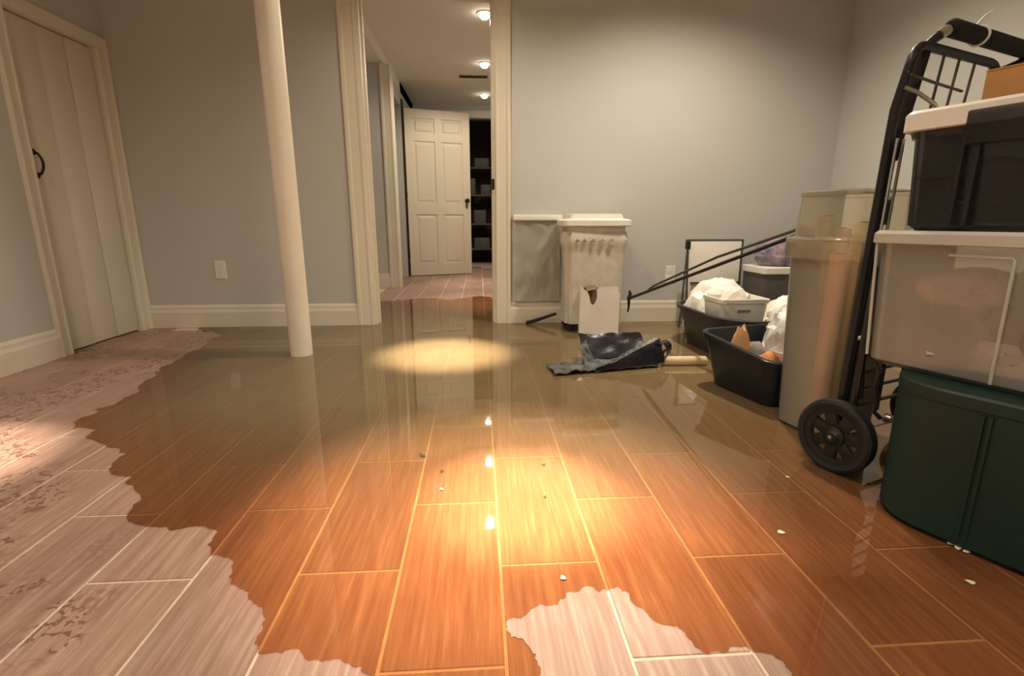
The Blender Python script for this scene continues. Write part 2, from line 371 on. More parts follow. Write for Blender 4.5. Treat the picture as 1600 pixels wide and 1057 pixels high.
# left plank door
d1 = thing('door_1', 'low cream plank door with a dark bow handle in the left wall', 'door', (WL - .045, 2.846, .012), 0, kind='structure')
W3 = .586 / 3
for i in range(3):
    dx = .032 if i != 1 else .026
    MB().b2((0, i * W3 + .0015, 0), (dx, (i + 1) * W3 - .0015, 1.712)).build('door_plank', 'door', d1, bevel=.002)
hx = .032
h = MB(); h.tube([(hx + .004, .03, .945), (hx + .022, .03, .950), (hx + .036, .03, .975), (hx + .040, .03, 1.0), (hx + .036, .03, 1.025), (hx + .022, .03, 1.05), (hx + .004, .03, 1.055)],
                 [.008, .006, .006, .0065, .006, .006, .008], 10)
for z in (.942, 1.058): h.lathe([(.016, 0), (.016, .003), (.010, .008), (.004, .010)], (hx, .03, z), 14, 'x')
h.build('door_handle', 'bronze', d1, smooth=True)

# hall door: six-panel leaf standing open
d2 = thing('door_2', 'cream six panel hall door standing ajar before the dark closet', 'door', (-.925, 6.79, .01), math.atan2(.28, .81), kind='structure')
LW, LH = .857, 2.09
xs = [0, .105, .385, .47, .752, LW]; zs = [0, .15, .80, .94, 1.71, 1.80, 1.985, LH]
fr = MB()
for a, b in ((xs[0], xs[1]), (xs[2], xs[3]), (xs[4], xs[5])): fr.b2((a, -.02, 0), (b, .02, LH))
for a, b in ((zs[0], zs[1]), (zs[2], zs[3]), (zs[4], zs[5]), (zs[6], zs[7])):
    for p, q in ((xs[1], xs[2]), (xs[3], xs[4])): fr.b2((p, -.02, a), (q, .02, b))
fr.build('door_leaf', 'door', d2)
for a, b in ((zs[1], zs[2]), (zs[3], zs[4]), (zs[5], zs[6])):
    for p, q in ((xs[1], xs[2]), (xs[3], xs[4])):
        pm = MB(); pm.b2((p, -.008, a), (q, .008, b))
        for s_ in (-1, 1):
            pm.rings([[(p + i, s_ * y, a + i), (q - i, s_ * y, a + i), (q - i, s_ * y, b - i), (p + i, s_ * y, b - i)] for i, y in ((.022, .008), (.045, .016))], False, True)
        pm.build('door_panel', 'door', d2)
kb = MB(); kb.lathe([(.0, 0), (.027, 0), (.027, -.006), (.012, -.010), (.011, -.030), (.026, -.040), (.030, -.052), (.024, -.064), (0, -.068)], (.80, -.02, .98), 18, 'y')
kb.b2((.792, -.0225, .88), (.808, -.02, .95)); kb.build('door_knob', 'bronze', d2, smooth=True)
for z in (.28, 1.05, 1.85):
    MB().lathe([(.009, -.045), (.009, .045)], (-.006, -.016, z), 10).build('hinge', 'bronze', d2)

# wall outlets
def outlet(x, z, label, y=WB):
    t = thing('wall_outlet', label, 'outlet', (x, y, z), group='wall outlets')
    MB().rings([[(sx * .037, 0, sz * .061) for sx, sz in ((-1, -1), (1, -1), (1, 1), (-1, 1))], [(sx * .037, -.003, sz * .061) for sx, sz in ((-1, -1), (1, -1), (1, 1), (-1, 1))],
                [(sx * .033, -.006, sz * .057) for sx, sz in ((-1, -1), (1, -1), (1, 1), (-1, 1))]]).build('cover_plate', 'plate', t)
    for s_ in (-1, 1):
        so = MB().prism([(p[0], -.006, p[1] + s_ * .024) for p in [(q[0], q[1]) for q in rr(.017, .014, .008, 0)]], (0, -.002, 0)).build('socket', 'plate', t)
        sl = MB()
        for dx in (-.006, .006): sl.b2((dx - .0012, -.0085, s_ * .024 - .002), (dx + .0012, -.0078, s_ * .024 + .006))
        sl.build('socket_slots', 'slot', so)
    return t
outlet(-1.766, .396, 'white wall outlet between the low plank door and the round post')
outlet(1.378, .345, 'white wall outlet right of the hamper, above the thin rods')

# support post
p_ = thing('support_post', 'round white painted support post standing in the water', 'post', (-.988, 2.73, 0))
MB().lathe([(.0575, 0), (.0575, .3), (.0575, CEIL - .02)], (0, 0, 0), 36).build('post_shaft', 'post', p_, smooth=True)
MB().lathe([(.075, CEIL - .02), (.075, CEIL)], (0, 0, 0), 36).build('post_cap', 'post', p_, smooth=True)

# hall downlights and vent
for i, (x, y) in enumerate([(.071, 4.63), (.086, 5.98), (.100, 7.36)]):
    t = thing('ceiling_downlight', ['round recessed downlight in the hall ceiling nearest the doorway', 'round recessed downlight in the hall ceiling before the vent',
                                    'round recessed downlight in the hall ceiling beyond the vent'][i], 'light', (x, y, CEIL), group='hall ceiling downlights')
    MB().lathe([(.038, -.001), (.062, -.001), (.064, -.004), (.056, -.009), (.044, -.006)], n=28, ring=True).build('trim_ring', 'white', t, smooth=True)
    MB().lathe([(.0, -.0015), (.037, -.0015), (.043, -.014), (.040, -.030), (.026, -.044), (0, -.050)], n=24).build('lens', 'lamp', t, smooth=True)
    spot(x, y, CEIL - .06, 130 if y < 7 else 40, 40, 1, WARM); spot(x, y, CEIL - .06, 55 if y < 7 else 16, 165, .4, WARM)
v = thing('ceiling_vent', 'flat slotted vent in the hall ceiling between two downlights', 'vent', (-.04, 6.5, CEIL))
MB().b2((-.17, -.05, -.006), (.17, .05, 0)).build('vent_frame', 'shelf', v)
for i in range(4): MB().b2((-.155, -.036 + i * .02, -.010), (.155, -.026 + i * .02, -.006)).build('slat', 'dark', v)

# closet shelving with a few boxes in the dark
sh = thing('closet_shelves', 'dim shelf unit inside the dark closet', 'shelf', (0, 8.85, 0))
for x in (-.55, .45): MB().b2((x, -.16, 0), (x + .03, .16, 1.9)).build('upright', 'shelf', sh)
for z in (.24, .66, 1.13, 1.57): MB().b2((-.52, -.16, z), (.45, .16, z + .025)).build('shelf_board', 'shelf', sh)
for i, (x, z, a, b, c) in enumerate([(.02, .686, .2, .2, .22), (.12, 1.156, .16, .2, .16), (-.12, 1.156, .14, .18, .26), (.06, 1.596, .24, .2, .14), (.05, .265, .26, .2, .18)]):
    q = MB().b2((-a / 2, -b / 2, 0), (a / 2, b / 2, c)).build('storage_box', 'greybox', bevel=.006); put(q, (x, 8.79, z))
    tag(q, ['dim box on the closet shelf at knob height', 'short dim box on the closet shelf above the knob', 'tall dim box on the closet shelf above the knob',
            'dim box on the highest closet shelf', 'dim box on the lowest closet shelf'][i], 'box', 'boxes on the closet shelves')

# ------------------------------------------------------------------ the water
def px(x, y, z=0.0):
    """floor point that the photograph shows at this place (used only to read the shoreline's plan)"""
    p, a = radians(CAM_P), radians(CAM_Y)
    f = Vector((sin(a) * cos(p), cos(a) * cos(p), -sin(p))); r = Vector((cos(a), -sin(a), 0)); u = r.cross(f)
    d = f * CAM_F + r * (x - 800) - u * (y - 528.5); t = (z - CAM_H) / d.z
    return Vector((d.x * t, d.y * t))
shore = [px(*p) for p in [(318, 511), (322, 535), (285, 560), (245, 585), (215, 605), (195, 622), (150, 640), (118, 660), (150, 672), (170, 700), (178, 730), (205, 745), (208, 790),
                          (200, 806), (225, 822), (300, 824), (340, 832), (334, 868), (365, 890), (388, 925), (398, 945), (412, 962), (408, 990), (404, 1022), (440, 1022), (470, 1016), (490, 1032),
                          (530, 1030), (562, 1042), (580, 1062), (590, 1110), (700, 1150), (820, 1130), (845, 1064), (840, 1040), (826, 1012), (798, 998), (795, 968), (826, 957), (872, 947), (884, 930), (918, 916), (936, 926),
                          (962, 917), (985, 928), (1010, 958), (1048, 978), (1078, 1000), (1088, 1013), (1128, 1020), (1205, 1022), (1232, 1046), (1260, 1100), (1330, 1180)]]
WZ = .0028
def fract(a, b, lvl, amp):
    if lvl == 0: return [a]
    m = (a + b) / 2; d = b - a; m = m + Vector((-d.y, d.x)) * random.uniform(-amp, amp)
    return fract(a, m, lvl - 1, amp) + fract(m, b, lvl - 1, amp)
edge = []
for i in range(len(shore) - 1): edge += fract(shore[i], shore[i + 1], 4, .24)
edge.append(shore[-1])
hallend = [Vector(p) for p in [(.95, 4.9), (.7, 4.8), (.45, 4.92), (.2, 4.72), (-.05, 4.86), (-.3, 4.66), (-.55, 4.8), (-.8, 4.62), (-1.1, 4.72), (-1.5, 4.6)]]
he = []
for i in range(len(hallend) - 1): he += fract(hallend[i], hallend[i + 1], 3, .2)
he.append(hallend[-1])
room_poly = edge + [Vector((.6, -1.0)), Vector((WR, -1.0)), Vector((WR, WB)), Vector((OR - .016, WB)), Vector((OR - .016, WB + .13)), Vector((.95, WB + .13))] + he + [Vector((-1.5, WB + .13)), Vector((OL + .016, WB + .13)), Vector((OL + .016, WB))]
def inside(p, poly):
    c = False; n = len(poly); j = n - 1
    for i in range(n):
        a, b = poly[i], poly[j]
        if (a.y > p.y) != (b.y > p.y) and p.x < (b.x - a.x) * (p.y - a.y) / (b.y - a.y) + a.x: c = not c
        j = i
    return c
allshore = edge[::3] + he[::3]
def sdist(p): return min((p - q).length for q in allshore)
pts = list(room_poly); ne = len(pts)
y = -.9
while y < 4.9:
    x = -2.2
    while x < 2.5:
        p = Vector((x + random.uniform(-.02, .02), y + random.uniform(-.02, .02)))
        if inside(p, room_poly) and sdist(p) > .04: pts.append(p)
        x += .12
    y += .12
res = delaunay_2d_cdt(pts, [(i, (i + 1) % ne) for i in range(ne)], [], 1, 1e-5)
vv, ff = res[0], res[2]
wm = bpy.data.meshes.new('flood_water')
n0 = len(vv); rimset = [i for i in range(n0)]
verts = [(v.x, v.y, WZ) for v in vv]; faces = [tuple(f) for f in ff]
# a thin sloping lip where the film meets the dry tile
cnt = {}
for f in faces:
    for a, b in zip(f, f[1:] + f[:1]): cnt[(a, b)] = 1
skirt = {}
for (a, b) in list(cnt):
    if (b, a) not in cnt:
        for q in (a, b):
            if q not in skirt: skirt[q] = len(verts); verts.append((vv[q].x, vv[q].y, -.002))
        faces.append((b, a, skirt[a], skirt[b]))
wm.from_pydata(verts, [], faces)
at = wm.attributes.new('depth', 'FLOAT', 'POINT')
def depth(x, y):
    d = sdist(Vector((x, y)))
    s = max(0, min(1, (y - .8 + .22 * noise.noise(Vector((x * 1.7, y * 1.7, 2)))) / 1.45)); s = s * s * (3 - 2 * s)
    e_ = max(0, min(1, d / .35))
    hall = max(0, min(1, (4.3 - y) / .9)); hall = .15 + .85 * hall
    return s * e_ * hall
at.data.foreach_set('value', [depth(v[0], v[1]) for v in verts])
wm.materials.append(M['water'])
wo = bpy.data.objects.new('flood_water', wm); COL.objects.link(wo)
tag(wo, 'shallow brown flood water spread over the tiled floor', 'water', kind='stuff')

# ------------------------------------------------------------------ containers
def tub(name, mats, H, hx, hy, r, inset, parent, rim=.012, wall=.004, part='tub_body', ribs=0, open_top=True, rimh=.022):
    """open tapered tub in local space; outer wall, rolled rim, inner wall, floor: one body"""
    P = []
    P.append(rr(hx - inset - .012, hy - inset - .012, r, 0)); P.append(rr(hx - inset, hy - inset, r, .012))
    P.append(rr(hx - .004, hy - .004, r, H - rimh)); P.append(rr(hx + rim - .004, hy + rim - .004, r + rim, H - rimh)); P.append(rr(hx + rim, hy + rim, r + rim, H - .004)); P.append(rr(hx + rim - .005, hy + rim - .005, r + rim, H))
    P.append(rr(hx - wall - .002, hy - wall - .002, r, H - .001)); P.append(rr(hx - wall - .006, hy - wall - .006, r, H - .012)); P.append(rr(hx - inset - wall, hy - inset - wall, r, .014)); 
    return MB().rings(P).build(part, mats, parent, smooth=True)

A_ANG = math.atan2(.37, .93)
def loc(c, ang, x, y, z=0):
    return (c[0] + cos(ang) * x - sin(ang) * y, c[1] + sin(ang) * x + cos(ang) * y, z)

# dark green bin at the bottom of the stack
GA = math.atan2(.47, .88); gc = (1.279, .952)
g = thing('storage_bin', 'big dark green ribbed bin at the bottom of the stack by the cart', 'bin', (*gc, 0), GA)
P = [rr(.195, .258, .12, 0, 9), rr(.205, .268, .125, .012, 9), rr(.210, .270, .13, .325, 9), rr(.213, .272, .132, .327, 9), rr(.213, .272, .132, .352, 9), rr(.208, .268, .13, .357, 9)]
MB().rings(P).build('bin_body', 'green', g, smooth=True)
for yy in (.075, .062, -.075, -.088):
    MB().add([(-.200, yy - .004, .02), (-.200, yy + .004, .02), (-.2085, yy + .004, .32), (-.2085, yy - .004, .32), (-.2085, yy - .003, .02), (-.2085, yy + .003, .02), (-.2165, yy + .003, .32), (-.2165, yy - .003, .32)],
           [(4, 5, 6, 7), (0, 4, 7, 3), (1, 2, 6, 5), (0, 1, 5, 4), (3, 7, 6, 2)]).build('side_rib', 'green', g)

# frosted tote in the middle of the stack
mc = (1.306, 1.029); MZ = .357
t = thing('storage_tote', 'frosted clear tote with white lid in the middle of the stack', 'tote', (*mc, MZ), A_ANG)
TH = .325
tub('tote', 'frost', TH, .205, .295, .03, .014, t, .006)
lid = MB(); lid.rings([rr(.214, .304, .036, TH - .016), rr(.219, .309, .04, TH - .014), rr(.219, .309, .04, TH + .008), rr(.212, .302, .036, TH + .016), rr(.15, .24, .03, TH + .016)])
lid.build('tote_lid', 'frostrim', t, smooth=True)
def face_x(z): return -(.205 - .014 * (1 - z / TH)) - .001
def rib(pts_, w_=.007):
    MB().tube([Vector((face_x(z), y, z)) for y, z in pts_], w_ / 2, 6).build('tote_rib', 'frostrim', t)
rib([(.135, .288), (.025, .288), (.020, .283), (.020, .012)]); rib([(.278, .02), (.29, .31)])
def inside_tote(name, mb, m, x, y, z, rz, label, cat, **k):
    o = mb.build(name, m, **k); put(o, loc(mc, A_ANG, x, y, MZ + z), A_ANG + rz); return tag(o, label, cat, 'contents of the clear tote')
inside_tote('folded_towel', blob((.20, .22, .10), 2, .12), 'beigecloth', -.055, .13, .16, 0, 'beige folded towel behind the wall of the clear tote', 'towel', smooth=True)
inside_tote('cloth_bundle', blob((.24, .22, .17), 3, .28, 4, 3.0), 'greycloth', -.045, .14, .018, .4, 'grey crumpled cloth low at the far end of the clear tote', 'cloth', smooth=True)
inside_tote('cloth_bundle', blob((.25, .27, .30), 5, .30, 4, 3.2), 'browncloth', -.045, -.07, .018, .2, 'brown bundle filling the near half of the clear tote', 'cloth', smooth=True)
inside_tote('paper_stack', MB().box((0, 0, .035), (.012, .09, .07)), 'paper', -.158, .02, .03, 0, 'white card leaning inside the clear tote', 'paper')
inside_tote('wood_strip', MB().box((0, 0, 0), (.012, .20, .02), Matrix.Rotation(radians(-24), 3, 'X')), 'beigecloth', -.166, -.02, .08, 0, 'pale diagonal strip inside the clear tote', 'strip')

# smoked tote on top of it
TZ = MZ + TH + .0165; tc_ = (1.30, 1.06)
t = thing('storage_tote', 'smoky black tote with white lid on top of the stack', 'tote', (*tc_, TZ), A_ANG)
tub('tote', 'smoke', .235, .185, .245, .03, .014, t, .006)
lid = MB(); lid.rings([rr(.197, .257, .03, .229), rr(.201, .261, .034, .231), rr(.201, .261, .034, .268), rr(.195, .255, .03, .275), rr(.16, .22, .03, .275), rr(.155, .215, .03, .270)])
lid.build('tote_lid', 'lidwhite', t, smooth=True)
clp = MB().b2((-.204, -.30 + .045, .185), (-.188, .125, .257)); clp.build('lid_band', 'smoke', t, bevel=.004)
for y in (.128, .10, -.12): MB().b2((-.190, y - .004, .012), (-.180, y + .004, .225)).build('tote_rib', 'smoke', t)
MB().b2((-.186, .132, .120), (-.178, .212, .126)).build('tote_rib', 'smoke', t)
for i, (x, y, dm, m_) in enumerate([(-.02, .12, (.26, .2, .16), 'greycloth'), (-.02, -.07, (.26, .24, .19), 'browncloth')]):
    o = blob(dm, 11 + i, .2).build('cloth_bundle', m_, smooth=True); put(o, loc(tc_, A_ANG, x, y, TZ + .018), A_ANG)
    tag(o, ['dark cloth in the far half of the smoky tote', 'dark bundle in the near half of the smoky tote'][i], 'cloth', 'contents of the smoky tote')
cb = thing('cardboard_box', 'flat brown cardboard box lying on the top tote lid', 'box', loc(tc_, A_ANG, -.02, -.005, TZ + .2755), A_ANG)
MB().b2((-.14, -.13, 0), (.14, .13, .062)).build('box_body', 'cardboard', cb, bevel=.003)
MB().b2((-.1415, -.02, .012), (.05, .02, .0635)).build('tape_strip', 'beigecloth', cb)
MB().b2((-.140, -.1295, .0620), (.140, -.002, .0655)).build('box_flap', 'cardboard', cb); MB().b2((-.140, .002, .0620), (.140, .1295, .0655)).build('box_flap', 'cardboard', cb)

# folding luggage cart, local x along the axle, y away
cart = thing('luggage_cart', 'folded black luggage cart standing behind the stacked totes', 'cart', (1.052, 1.315, 0), math.atan2(.37, .93))
CW = .425
def wheel(x, nm='wheel'):
    wq = bpy.data.objects.new(nm, None); COL.objects.link(wq); wq.parent = cart; wq.location = (x, -.018, .1105); wq.empty_display_size = .02
    MB().lathe([(.086, -.016), (.098, -.019), (.107, -.014), (.1105, 0), (.107, .014), (.098, .019), (.086, .016)], n=40, axis='x', ring=True).build('tyre', 'rubber', wq, smooth=True)
    MB().lathe([(.088, -.013), (.088, .013), (.070, .010), (.068, -.009)], n=40, axis='x', ring=True).build('wheel_rim', 'black', wq, smooth=True)
    MB().lathe([(.0, -.024), (.014, -.024), (.022, -.016), (.030, -.012), (.030, .010), (.0, .012)], n=24, axis='x').build('hub', 'black', wq, smooth=True)
    for k in range(7):
        a = 2 * pi * k / 7 + .35; rm = Matrix.Rotation(a, 3, 'X')
        MB().box(rm @ Vector((0, .051, 0)), (.014, .05, .034), rm).build('spoke', 'black', wq, bevel=.002)
    MB().lathe([(0, -.029), (.005, -.028), (.006, -.023), (0, -.022)], n=10, axis='x').build('axle_nut', 'steel', wq, smooth=True)
wheel(-.032); wheel(CW + .03)
MB().tube([(-.03, -.018, .1105), (CW + .03, -.018, .1105)], .008, 10).build('axle', 'steel', cart, smooth=True)
# outer frame: an upside-down U that leans a little
R_ = .05
TOPZ = 1.152
ptsU = [(0, 0, .15), (.024, -.004, 1.0), (.028, -.02, TOPZ - R_)] + [(.028 + R_ - R_ * cos(radians(a)), -.022, TOPZ - R_ + R_ * sin(radians(a))) for a in (20, 45, 70, 90)]
ptsU += [(.454 - R_ + R_ * cos(radians(a)), -.022, TOPZ - R_ + R_ * sin(radians(a))) for a in (90, 70, 45, 20)] + [(.454, -.02, TOPZ - R_), (.45, -.004, 1.0), (CW, 0, .15)]
MB().tube(ptsU, .0115, 12).build('outer_frame', 'black', cart, smooth=True)
MB().tube([(.040, .012, .17), (.060, .012, .96)], .0125, 12).build('inner_tube', 'black', cart, smooth=True)
MB().tube([(CW - .040, .012, .17), (CW - .02, .012, .96)], .0125, 12).build('inner_tube', 'black', cart, smooth=True)
for x in (.020, .048): MB().tube([(x + .004, -.018, .66), (x + .012, -.018, .93)], .004, 6).build('side_strip', 'steel', cart, smooth=True)
# telescopic handle
HZ = 1.203
MB().tube([(.066, .008, .88), (.080, .0, 1.0), (.100, -.010, 1.145)], .0150, 12).build('handle_tube', 'foam', cart, smooth=True)
MB().tube([(CW + .03, .008, .88), (CW + .045, .0, 1.0), (CW + .06, -.010, 1.145)], .0150, 12).build('handle_tube', 'foam', cart, smooth=True)
HX0, HX1 = .168, .60
MB().tube([(.100, -.010, 1.14), (.106, -.014, 1.162), (.130, -.022, 1.184), (HX0 - .012, -.03, HZ - .004), (HX0, -.03, HZ)], .0115, 12).build('handle_bend', 'black', cart, smooth=True)
MB().tube([(.128, -.022, 1.182), (.150, -.029, 1.197)], .0135, 12).build('handle_ferrule', 'steel', cart, smooth=True)
MB().tube([(HX0 - .012, -.03, HZ), (HX0 - .004, -.03, HZ), (HX1, -.03, HZ), (HX1 + .01, -.03, HZ)], [.015, .0215, .0215, .015], 18).build('foam_grip', 'foam', cart, smooth=True)
MB().tube([(HX1, -.03, HZ), (HX1 - .04, -.024, 1.17), (CW + .06, -.01, 1.14)], .011, 10).build('handle_bend', 'black', cart, smooth=True)
MB().tube([Vector((.30, -.03, HZ)) + Vector((0, cos(a) * .0235, sin(a) * .0235)) for a in [2 * pi * k / 16 for k in range(17)]] + [Vector((.302, -.02, HZ + .03)), Vector((.312, -.03, HZ + .05)), Vector((.345, -.03, HZ + .068))], [.0034] * 17 + [.004, .003, .002], 6).build('cable_tie', 'zip', cart, smooth=True)
# wire back of the frame
for x in (.17, .245, .325): MB().tube([(x, -.022, 1.145), (x - .006, -.012, .985)], .0036, 6).build('wire', 'greywire', cart, smooth=True)
MB().tube([(.022, -.03, 1.078), (.12, -.032, 1.070), (.26, -.034, 1.062)], .0036, 6).build('wire', 'greywire', cart, smooth=True)
MB().tube([(.020, -.02, 1.05), (.05, -.034, 1.040), (.115, -.046, 1.015), (.142, -.044, 1.00), (.148, -.036, .95)], .0052, 8).build('wire', 'steel', cart, smooth=True)
for z in (1.085, .40): MB().lathe([(.0, -.018), (.008, -.017), (.008, -.010), (0, -.009)], (.026 if z > 1 else .008, -.008, z), 10, 'y').build('rivet', 'steel', cart, smooth=True)
MB().lathe([(0, -.03), (.009, -.03), (.009, -.012), (0, -.011)], (.055, .012, .775), 10, 'y').build('rivet', 'steel', cart, smooth=True)
MB().box((.055, .006, .745), (.034, .036, .07)).build('slide_clip', 'black', cart, bevel=.006)
# folded foot plate and stretch cords
fp = MB()
for z in (.20, .25, .30, .35, .40): fp.tube([(.02, -.03, z), (CW - .02, -.03, z)], .005, 6)
for x in (.02, .13, .24, CW - .02): fp.tube([(x, -.03, .17), (x, -.03, .42)], .006, 6)
fp.build('foot_plate', 'black', cart, smooth=True)
MB().tube([(.055, -.04, .34), (.075, -.048, .30), (.07, -.045, .26), (.09, -.05, .21), (.10, -.04, .17), (.12, -.05, .15)], .007, 8).build('stretch_cord', 'greywire', cart, smooth=True)
MB().tube([(.022, -.024, .60), (.028, -.028, .45), (.025, -.03, .33), (.034, -.034, .22)], .006, 8).build('stretch_cord', 'black', cart, smooth=True)
MB().lathe([(0, -.02), (.012, -.018), (.014, .0), (0, .004)], (.125, -.06, .155), 12, 'y').build('cord_end', 'steel', cart, smooth=True)

# tall frosted bin with wrapping rolls
tb = (1.226, 1.605); TBA = radians(12)
t = thing('wrapping_bin', 'tall frosted bin with lid and rolls inside, beside the cart', 'bin', (*tb, 0), TBA)
tub('bin', 'tall', .655, .148, .13, .06, .022, t, .006, part='bin_body')
P = [rr(.158, .140, .066, .600), rr(.160, .142, .066, .603), rr(.160, .142, .066, .662), rr(.154, .136, .06, .668), rr(.138, .120, .05, .672), rr(.132, .114, .05, .80), rr(.136, .118, .05, .802), rr(.136, .118, .05, .812), rr(.12, .10, .05, .818)]
MB().rings(P, False, True).build('bin_lid', 'tall', t, smooth=True)
for i, (x, y, r_, h_, m_) in enumerate([(-.075, -.04, .030, .60, 0), (-.02, -.06, .028, .70, 1), (.04, -.05, .03, .64, 2), (-.07, .03, .032, .72, 4), (0, .04, .032, .68, 3), (.075, .02, .03, .62, 1)]):
    q = thing('paper_roll', ['terracotta', 'cream', 'tan', 'olive', 'pink', 'ivory'][i] + ' paper roll standing inside the tall frosted bin', 'roll', loc(tb, TBA, x, y, .016), TBA, 'rolls in the tall bin')
    MB().lathe([(r_, 0), (r_, h_)], n=20).build('roll_sheet', 'roll%d' % m_, q, smooth=True)
    MB().lathe([(r_ * .5, h_), (r_ * .5, h_ + .004)], n=14).build('roll_core', 'tan', q)

# two dark open basins
BA = radians(14.5); bc = (1.235, 1.978)
b = thing('plastic_basin', 'dark navy open basin standing in the water beside the tall bin', 'basin', (*bc, 0), BA)
q = tub('basin', 'navy', .225, .20, .21, .05, .040, b, .012, part='basin_body')
for v in q.data.vertices: v.co.z *= 1 + .10 * v.co.y / .21
ac = (1.575, 2.72); AA = radians(4)
b = thing('plastic_basin', 'slate grey open basin heaped with white things near the back wall', 'basin', (*ac, 0), AA)
tub('basin', 'slate', .235, .365, .365, .2, .045, b, .014, part='basin_body')
def drop(name, mb, m, p, rz, label, cat, group=None, **k):
    o = mb.build(name, m, **k); put(o, p, rz); return tag(o, label, cat, group)
# in the navy basin
drop('soft_toy', blob((.075, .07, .27), 21, .28, 3, 1.6), 'toytan', (1.12, 2.03, .02), 0, 'tan soft thing poking from the navy basin', 'toy', 'things in the navy basin', smooth=True)
drop('cloth_bundle', blob((.10, .10, .19), 22, .22, 3), 'toyorange', (1.19, 1.92, .018), 0, 'small orange bundle in the navy basin', 'cloth', 'things in the navy basin', smooth=True)
drop('plastic_bag', blob((.18, .20, .36), 23, .3, 4, 3), 'bag', (1.335, 2.0, .018), 0, 'crumpled white plastic bag in the navy basin', 'bag', 'things in the navy basin', smooth=True)
drop('cloth_bundle', blob((.14, .16, .19), 24, .25, 3), 'greycloth', (1.22, 2.08, .018), 0, 'dark grey bundle low in the navy basin', 'cloth', 'things in the navy basin', smooth=True)
# in the slate basin
drop('paper_heap', blob((.34, .34, .40), 31, .18, 4, 2.6), 'paper', (1.42, 2.86, .016), .0, 'white crumpled paper at the far side of the slate basin', 'paper', 'things in the slate basin', smooth=True)
drop('paper_heap', blob((.30, .30, .33), 32, .18, 4, 2.6), 'paper', (1.70, 2.58, .016), .0, 'white crumpled paper at the near side of the slate basin', 'paper', 'things in the slate basin', smooth=True)
bs = thing('white_basket', 'white plastic basket with a slot grip in the slate basin', 'basket', (1.385, 2.60, .016), radians(2))
P = [rr(.10, .08, .02, 0), rr(.105, .085, .02, .01), rr(.132, .105, .025, .285), rr(.138, .111, .025, .285), rr(.138, .111, .025, .305), rr(.126, .100, .02, .305), rr(.102, .082, .02, .012)]
MB().rings(P).build('basket_body', 'white', bs, smooth=True)
MB().b2((-.04, -.1045, .235), (.03, -.094, .250)).build('grip_slot', 'slot', bs)
drop('cloth_bundle', blob((.20, .16, .36), 33, .18, 4), 'carton', (1.395, 2.605, .03), 0, 'pinkish white cloth heaped in the white basket', 'cloth', smooth=True)
drop('bottle_cap_peg', MB().lathe([(.0, 0), (.014, 0), (.016, .01), (.016, .19), (.010, .21), (.010, .25), (.013, .252), (.013, .285), (0, .287)], n=16), 'black', (1.445, 3.145, 0), 0,
     'small black bottle behind the slate basin', 'bottle', smooth=True)
# white board with a dark folding stand behind the basin
st = thing('folding_stand', 'white board on a dark folding stand against the back wall', 'stand', (1.60, 3.36, 0))
MB().b2((-.17, -.012, .06), (.19, .012, .585)).build('board', 'white', st, bevel=.004)
MB().tube([(-.20, -.005, .595), (.20, -.005, .595)], .006, 8).build('top_rod', 'greywire', st, smooth=True)
for dx in (-.225, -.165): MB().tube([(-.195, -.03, .56), (dx, -.06 if dx < -.2 else -.03, 0)], .007, 8).build('leg', 'greywire', st, smooth=True)
MB().tube([(.2, -.0, .595), (.21, .0, 0)], .007, 8).build('leg', 'greywire', st, smooth=True)
MB().b2((-.208, -.045, .535), (-.18, -.01, .59)).build('joint_clip', 'black', st, bevel=.005)
MB().b2((-.15, -.03, .30), (.19, -.012, .312)).build('shelf_edge', 'greywire', st)
gb = thing('storage_box', 'grey box with a white lid behind the slate basin', 'box', (2.0, 3.25, 0))
MB().rings([rr(.155, .13, .02, 0), rr(.165, .14, .02, .39)]).build('box_body', 'greybox', gb, smooth=True)
MB().rings([rr(.172, .147, .02, .385), rr(.176, .151, .02, .39), rr(.176, .151, .02, .425), rr(.168, .143, .02, .43)]).build('box_lid', 'white', gb, smooth=True)
drop('printed_bag', blob((.32, .22, .20), 41, .14, 4), 'blueprint', (2.02, 3.25, .4305), 0, 'blue and pink patterned bag on the grey box', 'bag', smooth=True)

# pale wood stick on the floor
wk = MB().tube([(-.12, 0, .024), (-.112, 0, .024), (.10, 0, .024), (.108, 0, .024)], [.018, .024, .024, .018], 16)
drop('wood_stick', wk, 'woodstick', (1.045, 2.395, 0), radians(-3), 'pale wooden stick lying in the water between mat and basin', 'stick', smooth=True)

# two thin rods leaning from the hamper to the tall bin
rd = thing('rod_pair', 'two thin black rods leaning from the hamper onto the tall bin', 'rods', (.965, 3.14, .235))
O = Vector((.965, 3.14, .235)); tip = Vector((1.262, 1.80, .705))
v_ = tip - O
MB().tube([(0, 0, 0), v_ * .25, v_], [.010, .009, .008], 8).build('rod', 'black', rd, smooth=True)
MB().tube([v_ * .16 + Vector((0, .012, .004)), v_ * .22 + Vector((0, .02, .016)), v_ * .6 + Vector((.0, .02, .035)), v_ * .98 + Vector((0, .02, .014))], .0065, 8).build('rod', 'greywire', rd, smooth=True)
MB().tube([(-.004, 0, .05), (.004, 0, .03), (-.004, .004, 0), (-.002, 0, -.05), (-.006, 0, -.09)], [.006, .012, .012, .008, .005], 8).build('rod_hook', 'black', rd, smooth=True)

